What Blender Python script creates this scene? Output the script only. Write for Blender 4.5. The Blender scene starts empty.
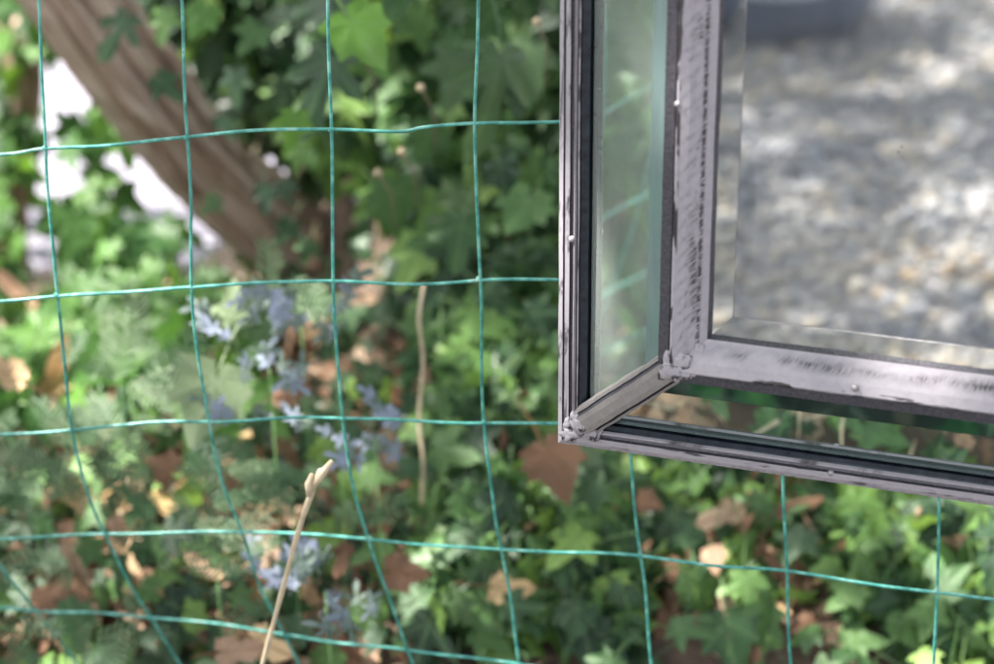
import bpy, bmesh, math, random
import numpy as np
from mathutils import Vector, Matrix, Euler, noise
random.seed(7); RS = np.random.RandomState(11)
sc = bpy.context.scene
col = sc.collection
R = math.radians

# ------------------------------------------------------------------ camera, light, exposure
F = 2200.0                     # focal length in photograph pixels (photo 994 x 664)
PITCH = R(22); DIST = F / 1500.0
P0 = Vector((0, 0, 0.55))
CAM = P0 + Vector((0, -DIST * math.cos(PITCH), DIST * math.sin(PITCH)))
cd = bpy.data.cameras.new("camera"); cam = bpy.data.objects.new("camera", cd); col.objects.link(cam)
cam.location = CAM; cam.rotation_euler = (R(90) - PITCH, 0, 0)
cd.sensor_width = 36; cd.lens = F / 994 * 36; cd.clip_start = 0.02; cd.clip_end = 2000
cd.dof.use_dof = True; cd.dof.focus_distance = 1.445; cd.dof.aperture_fstop = 4.2
sc.camera = cam
SUN_EL, SUN_AZ = R(52), R(-92)      # azimuth from +Y, negative = towards -X (from the left)
SDIR = Vector((math.sin(SUN_AZ) * math.cos(SUN_EL), math.cos(SUN_AZ) * math.cos(SUN_EL), math.sin(SUN_EL)))
w = bpy.data.worlds.new("World"); sc.world = w; w.use_nodes = True
sky = w.node_tree.nodes.new('ShaderNodeTexSky'); sky.sky_type = 'NISHITA'; sky.sun_disc = False
sky.sun_elevation = SUN_EL; sky.sun_rotation = SUN_AZ
bg = w.node_tree.nodes['Background']; bg.inputs[1].default_value = 0.115
sky.dust_density = 3.0
hsv = w.node_tree.nodes.new('ShaderNodeHueSaturation'); hsv.inputs['Saturation'].default_value = .35   # hazy, milky sky
w.node_tree.links.new(sky.outputs[0], hsv.inputs['Color']); w.node_tree.links.new(hsv.outputs[0], bg.inputs[0])
sl = bpy.data.lights.new("sun", 'SUN'); sl.energy = 4.9; sl.angle = R(0.53); sl.color = (1, .95, .87)
so = bpy.data.objects.new("sun", sl); col.objects.link(so)
so.rotation_euler = SDIR.to_track_quat('Z', 'Y').to_euler()
sc.view_settings.view_transform = 'Standard'; sc.view_settings.look = 'None'
sc.view_settings.exposure = 2.08; sc.view_settings.gamma = 1
sc.cycles.max_bounces = 8; sc.cycles.transparent_max_bounces = 8
sc.cycles.caustics_reflective = False; sc.cycles.caustics_refractive = False

CR = cam.rotation_euler.to_matrix()
def ray(px, py):
    return CR @ Vector(((px - 497) / F, -(py - 332) / F, -1))
def at(px, py, Y):                       # photo pixel on the upright plane y = Y
    d = ray(px, py); t = (Y - CAM.y) / d.y
    return CAM + d * t
def lerp(a, b, t): return a + (b - a) * t
def interp(x, xs, ys): return float(np.interp(x, xs, ys))

# ------------------------------------------------------------------ materials
def mat(name):
    m = bpy.data.materials.new(name); m.use_nodes = True
    nt = m.node_tree; b = nt.nodes['Principled BSDF']
    return m, nt, b
def N(nt, typ, **k):
    n = nt.nodes.new(typ)
    for a, v in k.items():
        if a == 'ins':
            for i, x in v.items(): n.inputs[i].default_value = x
        else: setattr(n, a, v)
    return n
def L(nt, a, b): nt.links.new(a, b)
def ramp(nt, src, stops):
    r = N(nt, 'ShaderNodeValToRGB'); L(nt, src, r.inputs[0]); e = r.color_ramp.elements
    while len(e) < len(stops): e.new(0.5)
    for q, (p, c) in zip(e, stops): q.position = p; q.color = (*c, 1) if len(c) == 3 else c
    return r
def mth(nt, op, a, b=None, clamp=False):
    n = N(nt, 'ShaderNodeMath', operation=op, use_clamp=clamp)
    for i, v in enumerate((a, b)):
        if v is None: continue
        if isinstance(v, (int, float)): n.inputs[i].default_value = v
        else: L(nt, v, n.inputs[i])
    return n.outputs[0]
def mixc(nt, f, a, b):
    n = N(nt, 'ShaderNodeMix', data_type='RGBA')
    if isinstance(f, (int, float)): n.inputs[0].default_value = f
    else: L(nt, f, n.inputs[0])
    for i, v in ((6, a), (7, b)):
        if isinstance(v, tuple): n.inputs[i].default_value = (*v, 1)
        else: L(nt, v, n.inputs[i])
    return n.outputs[2]
def noisetex(nt, scale, detail=4, rough=.6, vec=None):
    n = N(nt, 'ShaderNodeTexNoise'); n.inputs['Scale'].default_value = scale
    n.inputs['Detail'].default_value = detail; n.inputs['Roughness'].default_value = rough
    if vec is not None: L(nt, vec, n.inputs['Vector'])
    return n
def bump(nt, b, h, strength, dist):
    bp = N(nt, 'ShaderNodeBump', ins={'Strength': strength, 'Distance': dist})
    L(nt, h, bp.inputs['Height']); L(nt, bp.outputs[0], b.inputs['Normal'])
def tintval(nt):
    oi = N(nt, 'ShaderNodeObjectInfo'); at_ = N(nt, 'ShaderNodeAttribute', attribute_name='tint')
    return mth(nt, 'FRACT', mth(nt, 'ADD', oi.outputs['Random'], at_.outputs['Fac']))

def leaf_mat(name, stops, veincol, rough=.42, transl=.22, spec=.34, veinamt=.75):
    m, nt, b = mat(name)
    t = tintval(nt); r = ramp(nt, t, stops)
    v = N(nt, 'ShaderNodeAttribute', attribute_name='vein')
    vp = mth(nt, 'MULTIPLY', mth(nt, 'POWER', v.outputs['Fac'], 6.0), veinamt)
    c = mixc(nt, vp, r.outputs[0], veincol)
    tc = N(nt, 'ShaderNodeTexCoord'); nz = noisetex(nt, 60, 3, .6, tc.outputs['Object'])
    k = ramp(nt, nz.outputs[0], [(.35, (.78, .78, .78)), (.7, (1.15, 1.15, 1.15))])
    mu = N(nt, 'ShaderNodeMix', data_type='RGBA', blend_type='MULTIPLY'); mu.inputs[0].default_value = 1
    L(nt, c, mu.inputs[6]); L(nt, k.outputs[0], mu.inputs[7])
    L(nt, mu.outputs[2], b.inputs['Base Color'])
    b.inputs['Roughness'].default_value = rough; b.inputs['Specular IOR Level'].default_value = spec
    bump(nt, b, mth(nt, 'ADD', nz.outputs[0], v.outputs['Fac']), .25, .002)
    tr = N(nt, 'ShaderNodeBsdfTranslucent'); mx = N(nt, 'ShaderNodeMixShader'); mx.inputs[0].default_value = transl
    hs = N(nt, 'ShaderNodeHueSaturation', ins={'Hue': .48, 'Saturation': 1.15, 'Value': 1.9})
    L(nt, mu.outputs[2], hs.inputs['Color']); L(nt, hs.outputs[0], tr.inputs[0])
    out = nt.nodes['Material Output']
    L(nt, b.outputs[0], mx.inputs[1]); L(nt, tr.outputs[0], mx.inputs[2]); L(nt, mx.outputs[0], out.inputs[0])
    return m
M_IVY = leaf_mat('ivy_leaf', [(0, (.018, .048, .022)), (.3, (.045, .105, .04)), (.6, (.095, .19, .06)), (.85, (.14, .26, .07)), (1, (.21, .34, .08))], (.13, .22, .09))
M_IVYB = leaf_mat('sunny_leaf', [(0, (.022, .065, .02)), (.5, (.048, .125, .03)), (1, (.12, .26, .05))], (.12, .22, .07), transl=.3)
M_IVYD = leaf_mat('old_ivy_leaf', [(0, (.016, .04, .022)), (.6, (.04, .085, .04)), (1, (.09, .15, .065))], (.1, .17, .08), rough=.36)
M_DRY = leaf_mat('dry_leaf', [(0, (.12, .07, .045)), (.3, (.27, .155, .10)), (.6, (.40, .27, .19)), (.85, (.52, .38, .28)), (1, (.60, .42, .2))], (.2, .1, .05), rough=.7, transl=.15, spec=.2)
M_WEED = leaf_mat('silvery_leaf', [(0, (.09, .14, .08)), (.5, (.15, .20, .13)), (.72, (.2, .25, .22)), (.85, (.26, .30, .38)), (1, (.32, .36, .48))], (.3, .36, .34), rough=.5, transl=.2)
M_LILAC = leaf_mat('lilac_leaf', [(0, (.07, .12, .07)), (.4, (.12, .17, .14)), (.7, (.18, .22, .28)), (1, (.26, .29, .42))], (.4, .42, .5), rough=.5)
M_PALE = leaf_mat('pale_leaf', [(0, (.17, .23, .12)), (1, (.2, .26, .15))], (.26, .32, .2), rough=.6)
M_FERN = leaf_mat('feathery_leaf', [(0, (.045, .095, .04)), (.7, (.09, .15, .07)), (1, (.14, .19, .11))], (.1, .2, .1), rough=.5)
M_CANOPY = leaf_mat('canopy_leaf', [(0, (.04, .09, .03)), (1, (.08, .16, .04))], (.1, .2, .08), transl=.3)

def simple(name, c, rough=.6, metal=0, spec=.5, nscale=None, c2=None, bstr=0, bdist=.002):
    m, nt, b = mat(name)
    b.inputs['Base Color'].default_value = (*c, 1); b.inputs['Roughness'].default_value = rough
    b.inputs['Metallic'].default_value = metal; b.inputs['Specular IOR Level'].default_value = spec
    if nscale:
        tc = N(nt, 'ShaderNodeTexCoord'); nz = noisetex(nt, nscale, 5, .65, tc.outputs['Object'])
        r = ramp(nt, nz.outputs[0], [(.35, c), (.68, c2 or c)]); L(nt, r.outputs[0], b.inputs['Base Color'])
        if bstr: bump(nt, b, nz.outputs[0], bstr, bdist)
    return m
M_STEM = simple('ivy_stem', (.16, .12, .08), .8, nscale=60, c2=(.24, .2, .12))
M_STRAW = simple('dry_stalk', (.42, .33, .22), .75, nscale=90, c2=(.60, .50, .36), bstr=.5)
M_BERRY = simple('seed_head', (.34, .27, .17), .7, nscale=200, c2=(.3, .24, .16))
M_GRASS = simple('grass_blade', (.09, .2, .06), .5, nscale=80, c2=(.16, .3, .1))
M_SOIL = simple('soil', (.05, .036, .026), .95, nscale=25, c2=(.13, .085, .06), bstr=.8, bdist=.01)
M_PATH = simple('pale_path', (.21, .195, .235), .9, nscale=9, c2=(.29, .275, .33), bstr=.4, bdist=.01)

def m_wire():
    m, nt, b = mat('green_wire'); tc = N(nt, 'ShaderNodeTexCoord')
    nz = noisetex(nt, 90, 3, .6, tc.outputs['Object'])
    r = ramp(nt, nz.outputs[0], [(.3, (.03, .16, .14)), (.5, (.06, .29, .245)), (.62, (.14, .42, .36)), (.70, (.26, .45, .39)), (.76, (.06, .27, .22))])
    L(nt, r.outputs[0], b.inputs['Base Color']); b.inputs['Roughness'].default_value = .3
    bump(nt, b, nz.outputs[0], .4, .001); return m
M_WIRE = m_wire()

def m_bark():
    m, nt, b = mat('bark'); tc = N(nt, 'ShaderNodeTexCoord')
    mp = N(nt, 'ShaderNodeMapping', ins={'Scale': (26, 2.2, 1)}); L(nt, tc.outputs['UV'], mp.inputs[0])
    nz = noisetex(nt, 1, 8, .7, mp.outputs[0])
    n2 = noisetex(nt, 30, 5, .7, tc.outputs['Object'])
    r = ramp(nt, nz.outputs[0], [(.36, (.10, .05, .03)), (.45, (.38, .25, .175)), (.53, (.60, .46, .37)), (.64, (.74, .62, .52))])
    c = mixc(nt, mth(nt, 'MULTIPLY', n2.outputs[0], .5), r.outputs[0], (.42, .29, .22))
    L(nt, c, b.inputs['Base Color']); b.inputs['Roughness'].default_value = .9
    bump(nt, b, mth(nt, 'ADD', nz.outputs[0], mth(nt, 'MULTIPLY', n2.outputs[0], .3)), 1, .012); return m
M_BARK = m_bark()

# worn lavender paint over dark metal; UV.x = metres along the strip, UV.y = 0..1 across the face
def m_paint(name, kind):
    m, nt, b = mat(name); tc = N(nt, 'ShaderNodeTexCoord')
    s = N(nt, 'ShaderNodeSeparateXYZ'); L(nt, tc.outputs['UV'], s.inputs[0]); u, v = s.outputs[0], s.outputs[1]
    def band(c, wd):   # 1 at v=c falling to 0 at +-wd
        return mth(nt, 'SUBTRACT', 1.0, mth(nt, 'DIVIDE', mth(nt, 'ABSOLUTE', mth(nt, 'SUBTRACT', v, c)), wd), True)
    def uvn(su, sv, det=3):
        mp = N(nt, 'ShaderNodeMapping', ins={'Scale': (su, sv, 1)}); L(nt, tc.outputs['UV'], mp.inputs[0])
        return noisetex(nt, 1, det, .65, mp.outputs[0]).outputs[0]
    dark = mth(nt, 'MULTIPLY', 0.0, 0.0)
    if kind == 'inner':
        # rough scraped line
        a = mth(nt, 'MULTIPLY', band(.74, .085), mth(nt, 'SUBTRACT', uvn(420, 5, 5), .40)); a = mth(nt, 'MULTIPLY', a, 9.0, True)
        # short slanted scrape marks
        sl_ = mth(nt, 'ADD', mth(nt, 'MULTIPLY', u, 86.0), mth(nt, 'MULTIPLY', v, 1.1))
        sl_ = mth(nt, 'ADD', sl_, mth(nt, 'MULTIPLY', uvn(28, 1), 1.6))
        saw = mth(nt, 'FRACT', sl_); tri = mth(nt, 'SUBTRACT', 1.0, mth(nt, 'MULTIPLY', mth(nt, 'ABSOLUTE', mth(nt, 'SUBTRACT', saw, .5)), 3.4), True)
        c = mth(nt, 'MULTIPLY', mth(nt, 'MULTIPLY', band(.38, .36), tri), mth(nt, 'SUBTRACT', uvn(90, 7), .36)); c = mth(nt, 'MULTIPLY', c, 2.6, True)
        big = mth(nt, 'MULTIPLY', mth(nt, 'SUBTRACT', uvn(14, 1.2), .5), 9.0, True)
        hat = mth(nt, 'MULTIPLY', mth(nt, 'MULTIPLY', band(.6, .3), mth(nt, 'SUBTRACT', uvn(500, 3), .38)), mth(nt, 'MULTIPLY', big, 6.0)); hat = mth(nt, 'MULTIPLY', hat, 1.0, True)
        rim = mth(nt, 'MULTIPLY', band(0, .14), mth(nt, 'MULTIPLY', mth(nt, 'SUBTRACT', uvn(22, 4), .5), 16.0, True)); rim = mth(nt, 'MULTIPLY', rim, 4.0, True)
        dark = mth(nt, 'MAXIMUM', mth(nt, 'MAXIMUM', a, c), mth(nt, 'MAXIMUM', hat, rim))
    elif kind == 'inner_h':
        big = mth(nt, 'MULTIPLY', mth(nt, 'SUBTRACT', uvn(13, .6), .42), 4.0, True)
        hat = mth(nt, 'MULTIPLY', mth(nt, 'MULTIPLY', band(.70, .26), mth(nt, 'SUBTRACT', uvn(620, 4), .28)), mth(nt, 'MULTIPLY', big, 6.5)); hat = mth(nt, 'MULTIPLY', hat, 1.0, True)
        rim = mth(nt, 'MULTIPLY', band(0, .16), mth(nt, 'MULTIPLY', mth(nt, 'SUBTRACT', uvn(18, 3), .52), 16.0, True)); rim = mth(nt, 'MULTIPLY', rim, 4.0, True)
        dark = mth(nt, 'MAXIMUM', hat, rim)
    elif kind == 'outer_h':
        p = mth(nt, 'MULTIPLY', mth(nt, 'SUBTRACT', uvn(26, 1.6, 5), .55), 12.0, True); q = mth(nt, 'MULTIPLY', band(.15, .3), mth(nt, 'MULTIPLY', mth(nt, 'SUBTRACT', uvn(300, 6, 5), .5), 6.0, True))
        dark = mth(nt, 'MULTIPLY', mth(nt, 'MAXIMUM', p, q), .9)
    elif kind == 'outer':
        p = mth(nt, 'MULTIPLY', mth(nt, 'SUBTRACT', uvn(34, 2.2, 5), .53), 14.0, True)
        q = mth(nt, 'MULTIPLY', mth(nt, 'SUBTRACT', uvn(16, 6, 5), .56), 14.0, True)
        dark = mth(nt, 'MULTIPLY', mth(nt, 'MAXIMUM', p, q), .85)
    elif kind == 'diag':
        p = mth(nt, 'MULTIPLY', mth(nt, 'SUBTRACT', uvn(60, 2, 4), .66), 12.0, True); dark = mth(nt, 'MULTIPLY', p, .5)
    elif kind == 'bead':
        sw = mth(nt, 'SINE', mth(nt, 'MULTIPLY', u, 4200.0)); dark = mth(nt, 'MULTIPLY', mth(nt, 'ADD', sw, .35), 1.2, True)
        dark = mth(nt, 'MULTIPLY', dark, .8)
    elif kind == 'solder':
        nz = noisetex(nt, 160, 4, .7, tc.outputs['Object']).outputs[0]
        dark = mth(nt, 'MULTIPLY', mth(nt, 'SUBTRACT', nz, .53), 12.0, True)
    gr = noisetex(nt, 230, 4, .7, tc.outputs['Object']).outputs[0]
    lo, hi = {'diag': ((.19, .175, .175), (.27, .25, .245)), 'bead': ((.22, .2, .23), (.34, .31, .35))}.get(kind, ((.285, .263, .295), (.36, .334, .372)))  # corner strips darker and greyer: their different lighting is painted into the base colour
    base = ramp(nt, gr, [(.2, lo), (.75, hi)])
    c = mixc(nt, dark, base.outputs[0], (.035, .03, .035))
    L(nt, c, b.inputs['Base Color']); b.inputs['Roughness'].default_value = .5
    L(nt, mth(nt, 'SUBTRACT', .52, mth(nt, 'MULTIPLY', dark, .2)), b.inputs['Roughness'])
    hh = mth(nt, 'SUBTRACT', mth(nt, 'MULTIPLY', gr, .25), dark); bump(nt, b, hh, .12, .0003)
    return m
M_PIN = m_paint('worn_inner_paint', 'inner'); M_PINH = m_paint('brushed_inner_paint', 'inner_h'); M_POUT = m_paint('worn_outer_paint', 'outer'); M_POUTH = m_paint('blotched_outer_paint', 'outer_h')
M_PDIAG = m_paint('worn_shaded_corner_paint', 'diag'); M_BEAD = m_paint('beaded_rim', 'bead'); M_SOLD = m_paint('lumpy_solder', 'solder')
M_LEAD = simple('dark_lead', (.035, .035, .045), .33, .3, .6, nscale=500, c2=(.10, .095, .115), bstr=.6, bdist=.0006)
M_GLOSS = simple('dark_gloss_rim', (.012, .016, .028), .2, .2, .7, nscale=120, c2=(.03, .04, .055))
M_RIVET = simple('pale_rivet', (.22, .21, .22), .45, .3, .5, nscale=400, c2=(.4, .38, .4))
M_BOARD = simple('backing_board', (.12, .09, .06), .9, nscale=30, c2=(.2, .15, .1))
def m_mirror(name, tint, dust, dustcol, rough=.015, sc_=None):
    m, nt, b = mat(name); b.inputs['Base Color'].default_value = (*tint, 1); b.inputs['Metallic'].default_value = 1
    b.inputs['Roughness'].default_value = rough
    d = N(nt, 'ShaderNodeBsdfDiffuse'); d.inputs[0].default_value = (*dustcol, 1)
    tc = N(nt, 'ShaderNodeTexCoord')
    mp = N(nt, 'ShaderNodeMapping', ins={'Scale': (90, 9, 40)}); L(nt, tc.outputs['Object'], mp.inputs[0])
    nz = noisetex(nt, 1, 6, .7, mp.outputs[0]).outputs[0]
    mx = N(nt, 'ShaderNodeMixShader'); L(nt, mth(nt, 'MULTIPLY', mth(nt, 'ADD', nz, .5), dust), mx.inputs[0])
    L(nt, b.outputs[0], mx.inputs[1]); L(nt, d.outputs[0], mx.inputs[2]); L(nt, mx.outputs[0], nt.nodes['Material Output'].inputs[0])
    return m
M_MIRROR = m_mirror('mirror_glass', (.86, .88, .90), .10, (.5, .52, .55))
M_BEVEL = m_mirror('bevelled_mirror_glass', (.90, .92, .92), .06, (.5, .52, .52))
M_PANEL = m_mirror('greenish_dusty_mirror_glass', (.74, .86, .80), .24, (.52, .58, .55))
M_PANELB = m_mirror('greenish_mirror_glass', (.80, .90, .85), .05, (.4, .5, .46))
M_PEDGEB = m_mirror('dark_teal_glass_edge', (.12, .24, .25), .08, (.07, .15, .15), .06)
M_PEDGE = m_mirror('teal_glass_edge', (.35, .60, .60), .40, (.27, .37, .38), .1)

# ------------------------------------------------------------------ mesh + tagging helpers
def mesh(name, V, Fc, smooth=False, attrs=None, uvs=None, mats=(), mi=None):
    me = bpy.data.meshes.new(name)
    V = np.asarray(V, dtype=np.float32)
    if isinstance(Fc, np.ndarray):
        n, k = Fc.shape
        me.vertices.add(len(V)); me.vertices.foreach_set('co', V.ravel())
        me.loops.add(n * k); me.loops.foreach_set('vertex_index', Fc.astype(np.int32).ravel())
        me.polygons.add(n); me.polygons.foreach_set('loop_start', np.arange(0, n * k, k, dtype=np.int32))
        me.polygons.foreach_set('loop_total', np.full(n, k, dtype=np.int32)); me.update(calc_edges=True)
    else:
        me.from_pydata(V.tolist(), [], Fc)
    if smooth: me.polygons.foreach_set('use_smooth', [True] * len(me.polygons))
    for k, a in (attrs or {}).items():
        at_ = me.attributes.new(k, 'FLOAT', 'POINT'); at_.data.foreach_set('value', np.asarray(a, dtype=np.float32))
    if uvs is not None:
        ul = me.uv_layers.new(name='UVMap'); ul.data.foreach_set('uv', np.asarray(uvs, dtype=np.float32).ravel())
    for m in mats: me.materials.append(m)
    if mi is not None: me.polygons.foreach_set('material_index', mi)
    me.update(); return me
def ob(name, me, parent=None, loc=None):
    o = bpy.data.objects.new(name, me); col.objects.link(o)
    if parent is not None: o.parent = parent
    if loc is not None: o.location = loc
    return o
def tag(o, label=None, cat=None, group=None, kind=None):
    for k, v in (('label', label), ('category', cat), ('group', group), ('kind', kind)):
        if v: o[k] = v
    return o
def empty(name, loc, label=None, cat=None, group=None):
    o = ob(name, None, None, loc); o.empty_display_size = .05; return tag(o, label, cat, group)
def tube(pts, rad, seg=8, mats=(), name='tube', rfun=None, cap=True):
    pts = [Vector(p) for p in pts]; n = len(pts); V = []; Fs = []; UV = []
    t0 = (pts[1] - pts[0]).normalized(); ref = t0.orthogonal().normalized(); ln = 0; lens = []
    for i, p in enumerate(pts):
        t = (pts[min(i + 1, n - 1)] - pts[max(i - 1, 0)]).normalized()
        ref = (ref - t * ref.dot(t)).normalized(); bi = t.cross(ref)
        if i: ln += (p - pts[i - 1]).length
        lens.append(ln)
        r = rad(i / (n - 1)) if callable(rad) else rad
        for k in range(seg):
            a = 2 * math.pi * k / seg; rr = r * (rfun(a, i / (n - 1), ln) if rfun else 1)
            V.append(p + (ref * math.cos(a) + bi * math.sin(a)) * rr)
    for i in range(n - 1):
        for k in range(seg):
            k2 = (k + 1) % seg
            Fs.append((i * seg + k, i * seg + k2, (i + 1) * seg + k2, (i + 1) * seg + k))
            UV += [(k / seg, lens[i]), ((k + 1) / seg, lens[i]), ((k + 1) / seg, lens[i + 1]), (k / seg, lens[i + 1])]
    if cap:
        Fs.append(tuple(range(seg))[::-1]); Fs.append(tuple((n - 1) * seg + k for k in range(seg)))
        UV += [(0, 0)] * (2 * seg)
    return mesh(name, V, Fs, True, uvs=UV, mats=mats)
def smooth_path(pts, per=6):     # Catmull-Rom
    P = [Vector(p) for p in pts]; P = [P[0] * 2 - P[1]] + P + [P[-1] * 2 - P[-2]]; out = []
    for i in range(1, len(P) - 2):
        a, b, c, d = P[i - 1], P[i], P[i + 1], P[i + 2]
        for s in range(per):
            t = s / per
            out.append(.5 * ((2 * b) + (c - a) * t + (2 * a - 5 * b + 4 * c - d) * t * t + (3 * b - a - 3 * c + d) * t ** 3))
    out.append(P[-2]); return out

# ------------------------------------------------------------------ leaves
def leaf_geo(kind, rnd):
    """unit wide leaf, petiole joint at the origin, growing along +Y, upper side +Z; returns verts, tris, vein"""
    j = lambda s: rnd.uniform(-s, s)
    if kind == 'ivy':
        tips = [(-118, .36), (-60, .53), (0, .78), (60, .53), (118, .36)]; sin = [(-92, .27), (-30, .34), (30, .34), (92, .27)]
    elif kind == 'ivy_sharp':
        tips = [(-112, .40), (-56, .62), (0, .98), (56, .62), (112, .40)]; sin = [(-86, .2), (-27, .25), (27, .25), (86, .2)]
    elif kind == 'broad':
        tips = [(-112, .42), (-54, .52), (0, .68), (54, .52), (112, .42)]; sin = [(-84, .40), (-28, .47), (28, .47), (84, .40)]
    elif kind == 'oval':
        tips = [(-120, .30), (-48, .36), (0, .85), (48, .36), (120, .30)]; sin = [(-85, .33), (-22, .5), (22, .5), (85, .33)]
    elif kind == 'curl':
        tips = [(-120, .24), (-48, .30), (0, .95), (48, .34), (120, .22)]; sin = [(-85, .28), (-22, .48), (22, .5), (85, .3)]
    ring = []      # (angle, radius, vein)
    cup = rnd.uniform(-.45, .6); fold = rnd.uniform(.03, .16)
    if kind == 'curl': cup = rnd.choice([-1, 1]) * rnd.uniform(.7, 1.4)
    for i, (a, r) in enumerate(tips):
        a += j(5); r *= 1 + j(.1)
        ring += [(a - 13, r * .78, .35), (a, r, 1), (a + 13, r * .78, .35)]
        if i < 4: ring.append((sin[i][0] + j(4), sin[i][1] * (1 + j(.12)), 0))
    ring = [(-165, .20, 0), ] + ring + [(165, .20, 0)]
    V = [(0, 0, 0)]; ve = [1.0]; T = []; n = len(ring)
    for s in (.5, 1.0):
        for a, r, v in ring:
            x, y = r * s * math.sin(R(a)), r * s * math.cos(R(a)) ; rr = math.hypot(x, y)
            z = -cup * rr * rr - fold * (1 if v == 1 else 0) * s * .6 + j(.012) + .06 * math.sin(a * .11 + cup * 9) * rr
            V.append((x, y, z)); ve.append(1.0 if v == 1 else (.35 if v and s == 1 else .15))
    for i in range(n - 1):
        a, b = 1 + i, 2 + i; c, d = a + n, b + n
        T += [(0, b, a), (a, b, d), (a, d, c)]
    # petiole
    pl = rnd.uniform(.5, .9); b0 = len(V); off = rnd.uniform(-.15, .15)
    for q in range(3):
        t = q / 2; cx, cy, cz = off * t * t, -pl * t, -.35 * pl * t * t
        for dx, dz in ((-.012, 0), (.012, 0), (0, -.02)): V.append((cx + dx, cy, cz + dz)); ve.append(1.0)
    for q in range(2):
        for k in range(3):
            a, b = b0 + q * 3 + k, b0 + q * 3 + (k + 1) % 3; T += [(a, b, b + 3), (a, b + 3, a + 3)]
    return np.array(V, dtype=np.float32), np.array(T, dtype=np.int32), np.array(ve, dtype=np.float32)
def weed_geo(rnd, teeth=6, wid=.16):
    """deeply cut feathery leaf along +Y"""
    V = []; T = []; ve = []
    def quad(a, b, w0, w1, z):
        i = len(V); d = (b - a); p = Vector((-d.y, d.x, 0)).normalized()
        for q, w_ in ((a, w0), (b, w1)):
            V.append(tuple(q + p * w_)); V.append(tuple(q - p * w_)); ve.extend((.3, .9))
        T.extend([(i, i + 1, i + 3), (i, i + 3, i + 2)])
    pr = Vector((0, 0, 0))
    for k in range(teeth):
        t1 = (k + 1) / teeth; nx = Vector((0.04 * math.sin(t1 * 4), t1, .25 * t1 * (1 - t1)))
        quad(pr, nx, .022, .018, 0)
        l = wid * (1.3 - abs(t1 - .5)) + rnd.uniform(-.02, .03)
        for s in (-1, 1):
            e = pr + Vector((s * l * 1.6, l * .9, rnd.uniform(-.04, .08))); quad(pr, e, .018, .024, 0)
            quad(e, e + Vector((s * .05, .07, 0)), .024, .004, 0)
        pr = nx
    quad(pr, pr + Vector((0, .14, -.02)), .03, .004, 0)
    return np.array(V, dtype=np.float32), np.array(T, dtype=np.int32), np.array(ve, dtype=np.float32)
lr = random.Random(3)
GEO = {k: [leaf_geo(k, lr) for _ in range(5)] for k in ('ivy', 'ivy_sharp', 'broad', 'oval', 'curl')}
WGEO = [weed_geo(lr, 6, .16) for _ in range(4)]; FGEO = [weed_geo(lr, 10, .10) for _ in range(3)]
MESHC = {}
def leaf_mesh(kind, i, m):
    key = (kind, i, m.name)
    if key not in MESHC:
        V, T, ve = (GEO[kind] if kind in GEO else {'weed': WGEO, 'fern': FGEO}[kind])[i]
        MESHC[key] = mesh(kind + '_leaf', V, T, True, {'vein': ve}, mats=(m,))
    return MESHC[key]
def leaf_matrix(pos, nrm, tip, size):
    z = Vector(nrm).normalized(); y = Vector(tip); y = (y - z * y.dot(z))
    y = y.normalized() if y.length > 1e-4 else z.orthogonal().normalized(); x = y.cross(z)
    m = Matrix((x, y, z)).transposed().to_4x4() @ Matrix.Scale(size, 4); m.translation = pos
    return m
def place_leaf(parent, kind, pos, nrm, tip, size, m, name='leaf', rnd=random):
    gi = rnd.randrange(len(GEO[kind]) if kind in GEO else (4 if kind == 'weed' else 3))
    o = bpy.data.objects.new(name, leaf_mesh(kind, gi, m)); col.objects.link(o)
    o.parent = parent; mm = leaf_matrix(pos, nrm, tip, size)
    o.matrix_local = (Matrix.Translation(-parent.location) @ mm) if parent else mm
    return o
class Pile:      # many leaves joined into one mesh
    def __init__(s): s.V = []; s.T = []; s.ve = []; s.ti = []; s.n = 0
    def add(s, geo, mm, tint):
        V, T, ve = geo; A = np.array(mm, dtype=np.float32)
        s.V.append(V @ A[:3, :3].T + A[:3, 3]); s.T.append(T + s.n); s.n += len(V); s.ve.append(ve); s.ti.append(np.full(len(V), tint, np.float32))
    def build(s, name, m, parent=None):
        o = ob(name, mesh(name, np.concatenate(s.V), np.concatenate(s.T), True, {'vein': np.concatenate(s.ve), 'tint': np.concatenate(s.ti)}, mats=(m,)), parent)
        if parent: o.location = -parent.location
        return o

# ------------------------------------------------------------------ ground
def ground_z(x, y):
    """gravel terrace in front, soil bank rising under the ivy, level path beyond"""
    z = 0.0
    if y > .12:
        side = min(1, max(0, (x + .42) / .35))           # bank is lower on the left
        z = lerp(.05, .40, side) * min(1, (y - .12) / .9) ** 1.1
        if y > 1.2: z *= max(0, 1 - (y - 1.2) / lerp(.5, 1.4, side))
    return z
def grid_sheet(name, xs, ys, zf, m, kind='structure'):
    X, Y = np.meshgrid(xs, ys); Z = np.vectorize(zf)(X, Y); nx = len(xs)
    V = np.stack([X.ravel(), Y.ravel(), Z.ravel()], 1); I = np.arange(len(V)).reshape(X.shape)
    Fq = np.stack([I[:-1, :-1].ravel(), I[:-1, 1:].ravel(), I[1:, 1:].ravel(), I[1:, :-1].ravel()], 1)
    return tag(ob(name, mesh(name, V, Fq, True, mats=(m,))), kind=kind)
def zg(x, y):
    z = ground_z(x, y)
    if .1 < y < 1.9: z += .02 * noise.noise(Vector((x * 6, y * 6, 0)))
    return z - .006
xs = np.concatenate([[-300, -80, -30, -12, -6], np.linspace(-3.5, 3.5, 90), [6, 12, 30, 80, 300]])
ys = np.concatenate([[-300, -80, -30, -12, -6], np.linspace(-3.5, 3.0, 100), [4, 6, 12, 30, 80, 300]])
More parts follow.
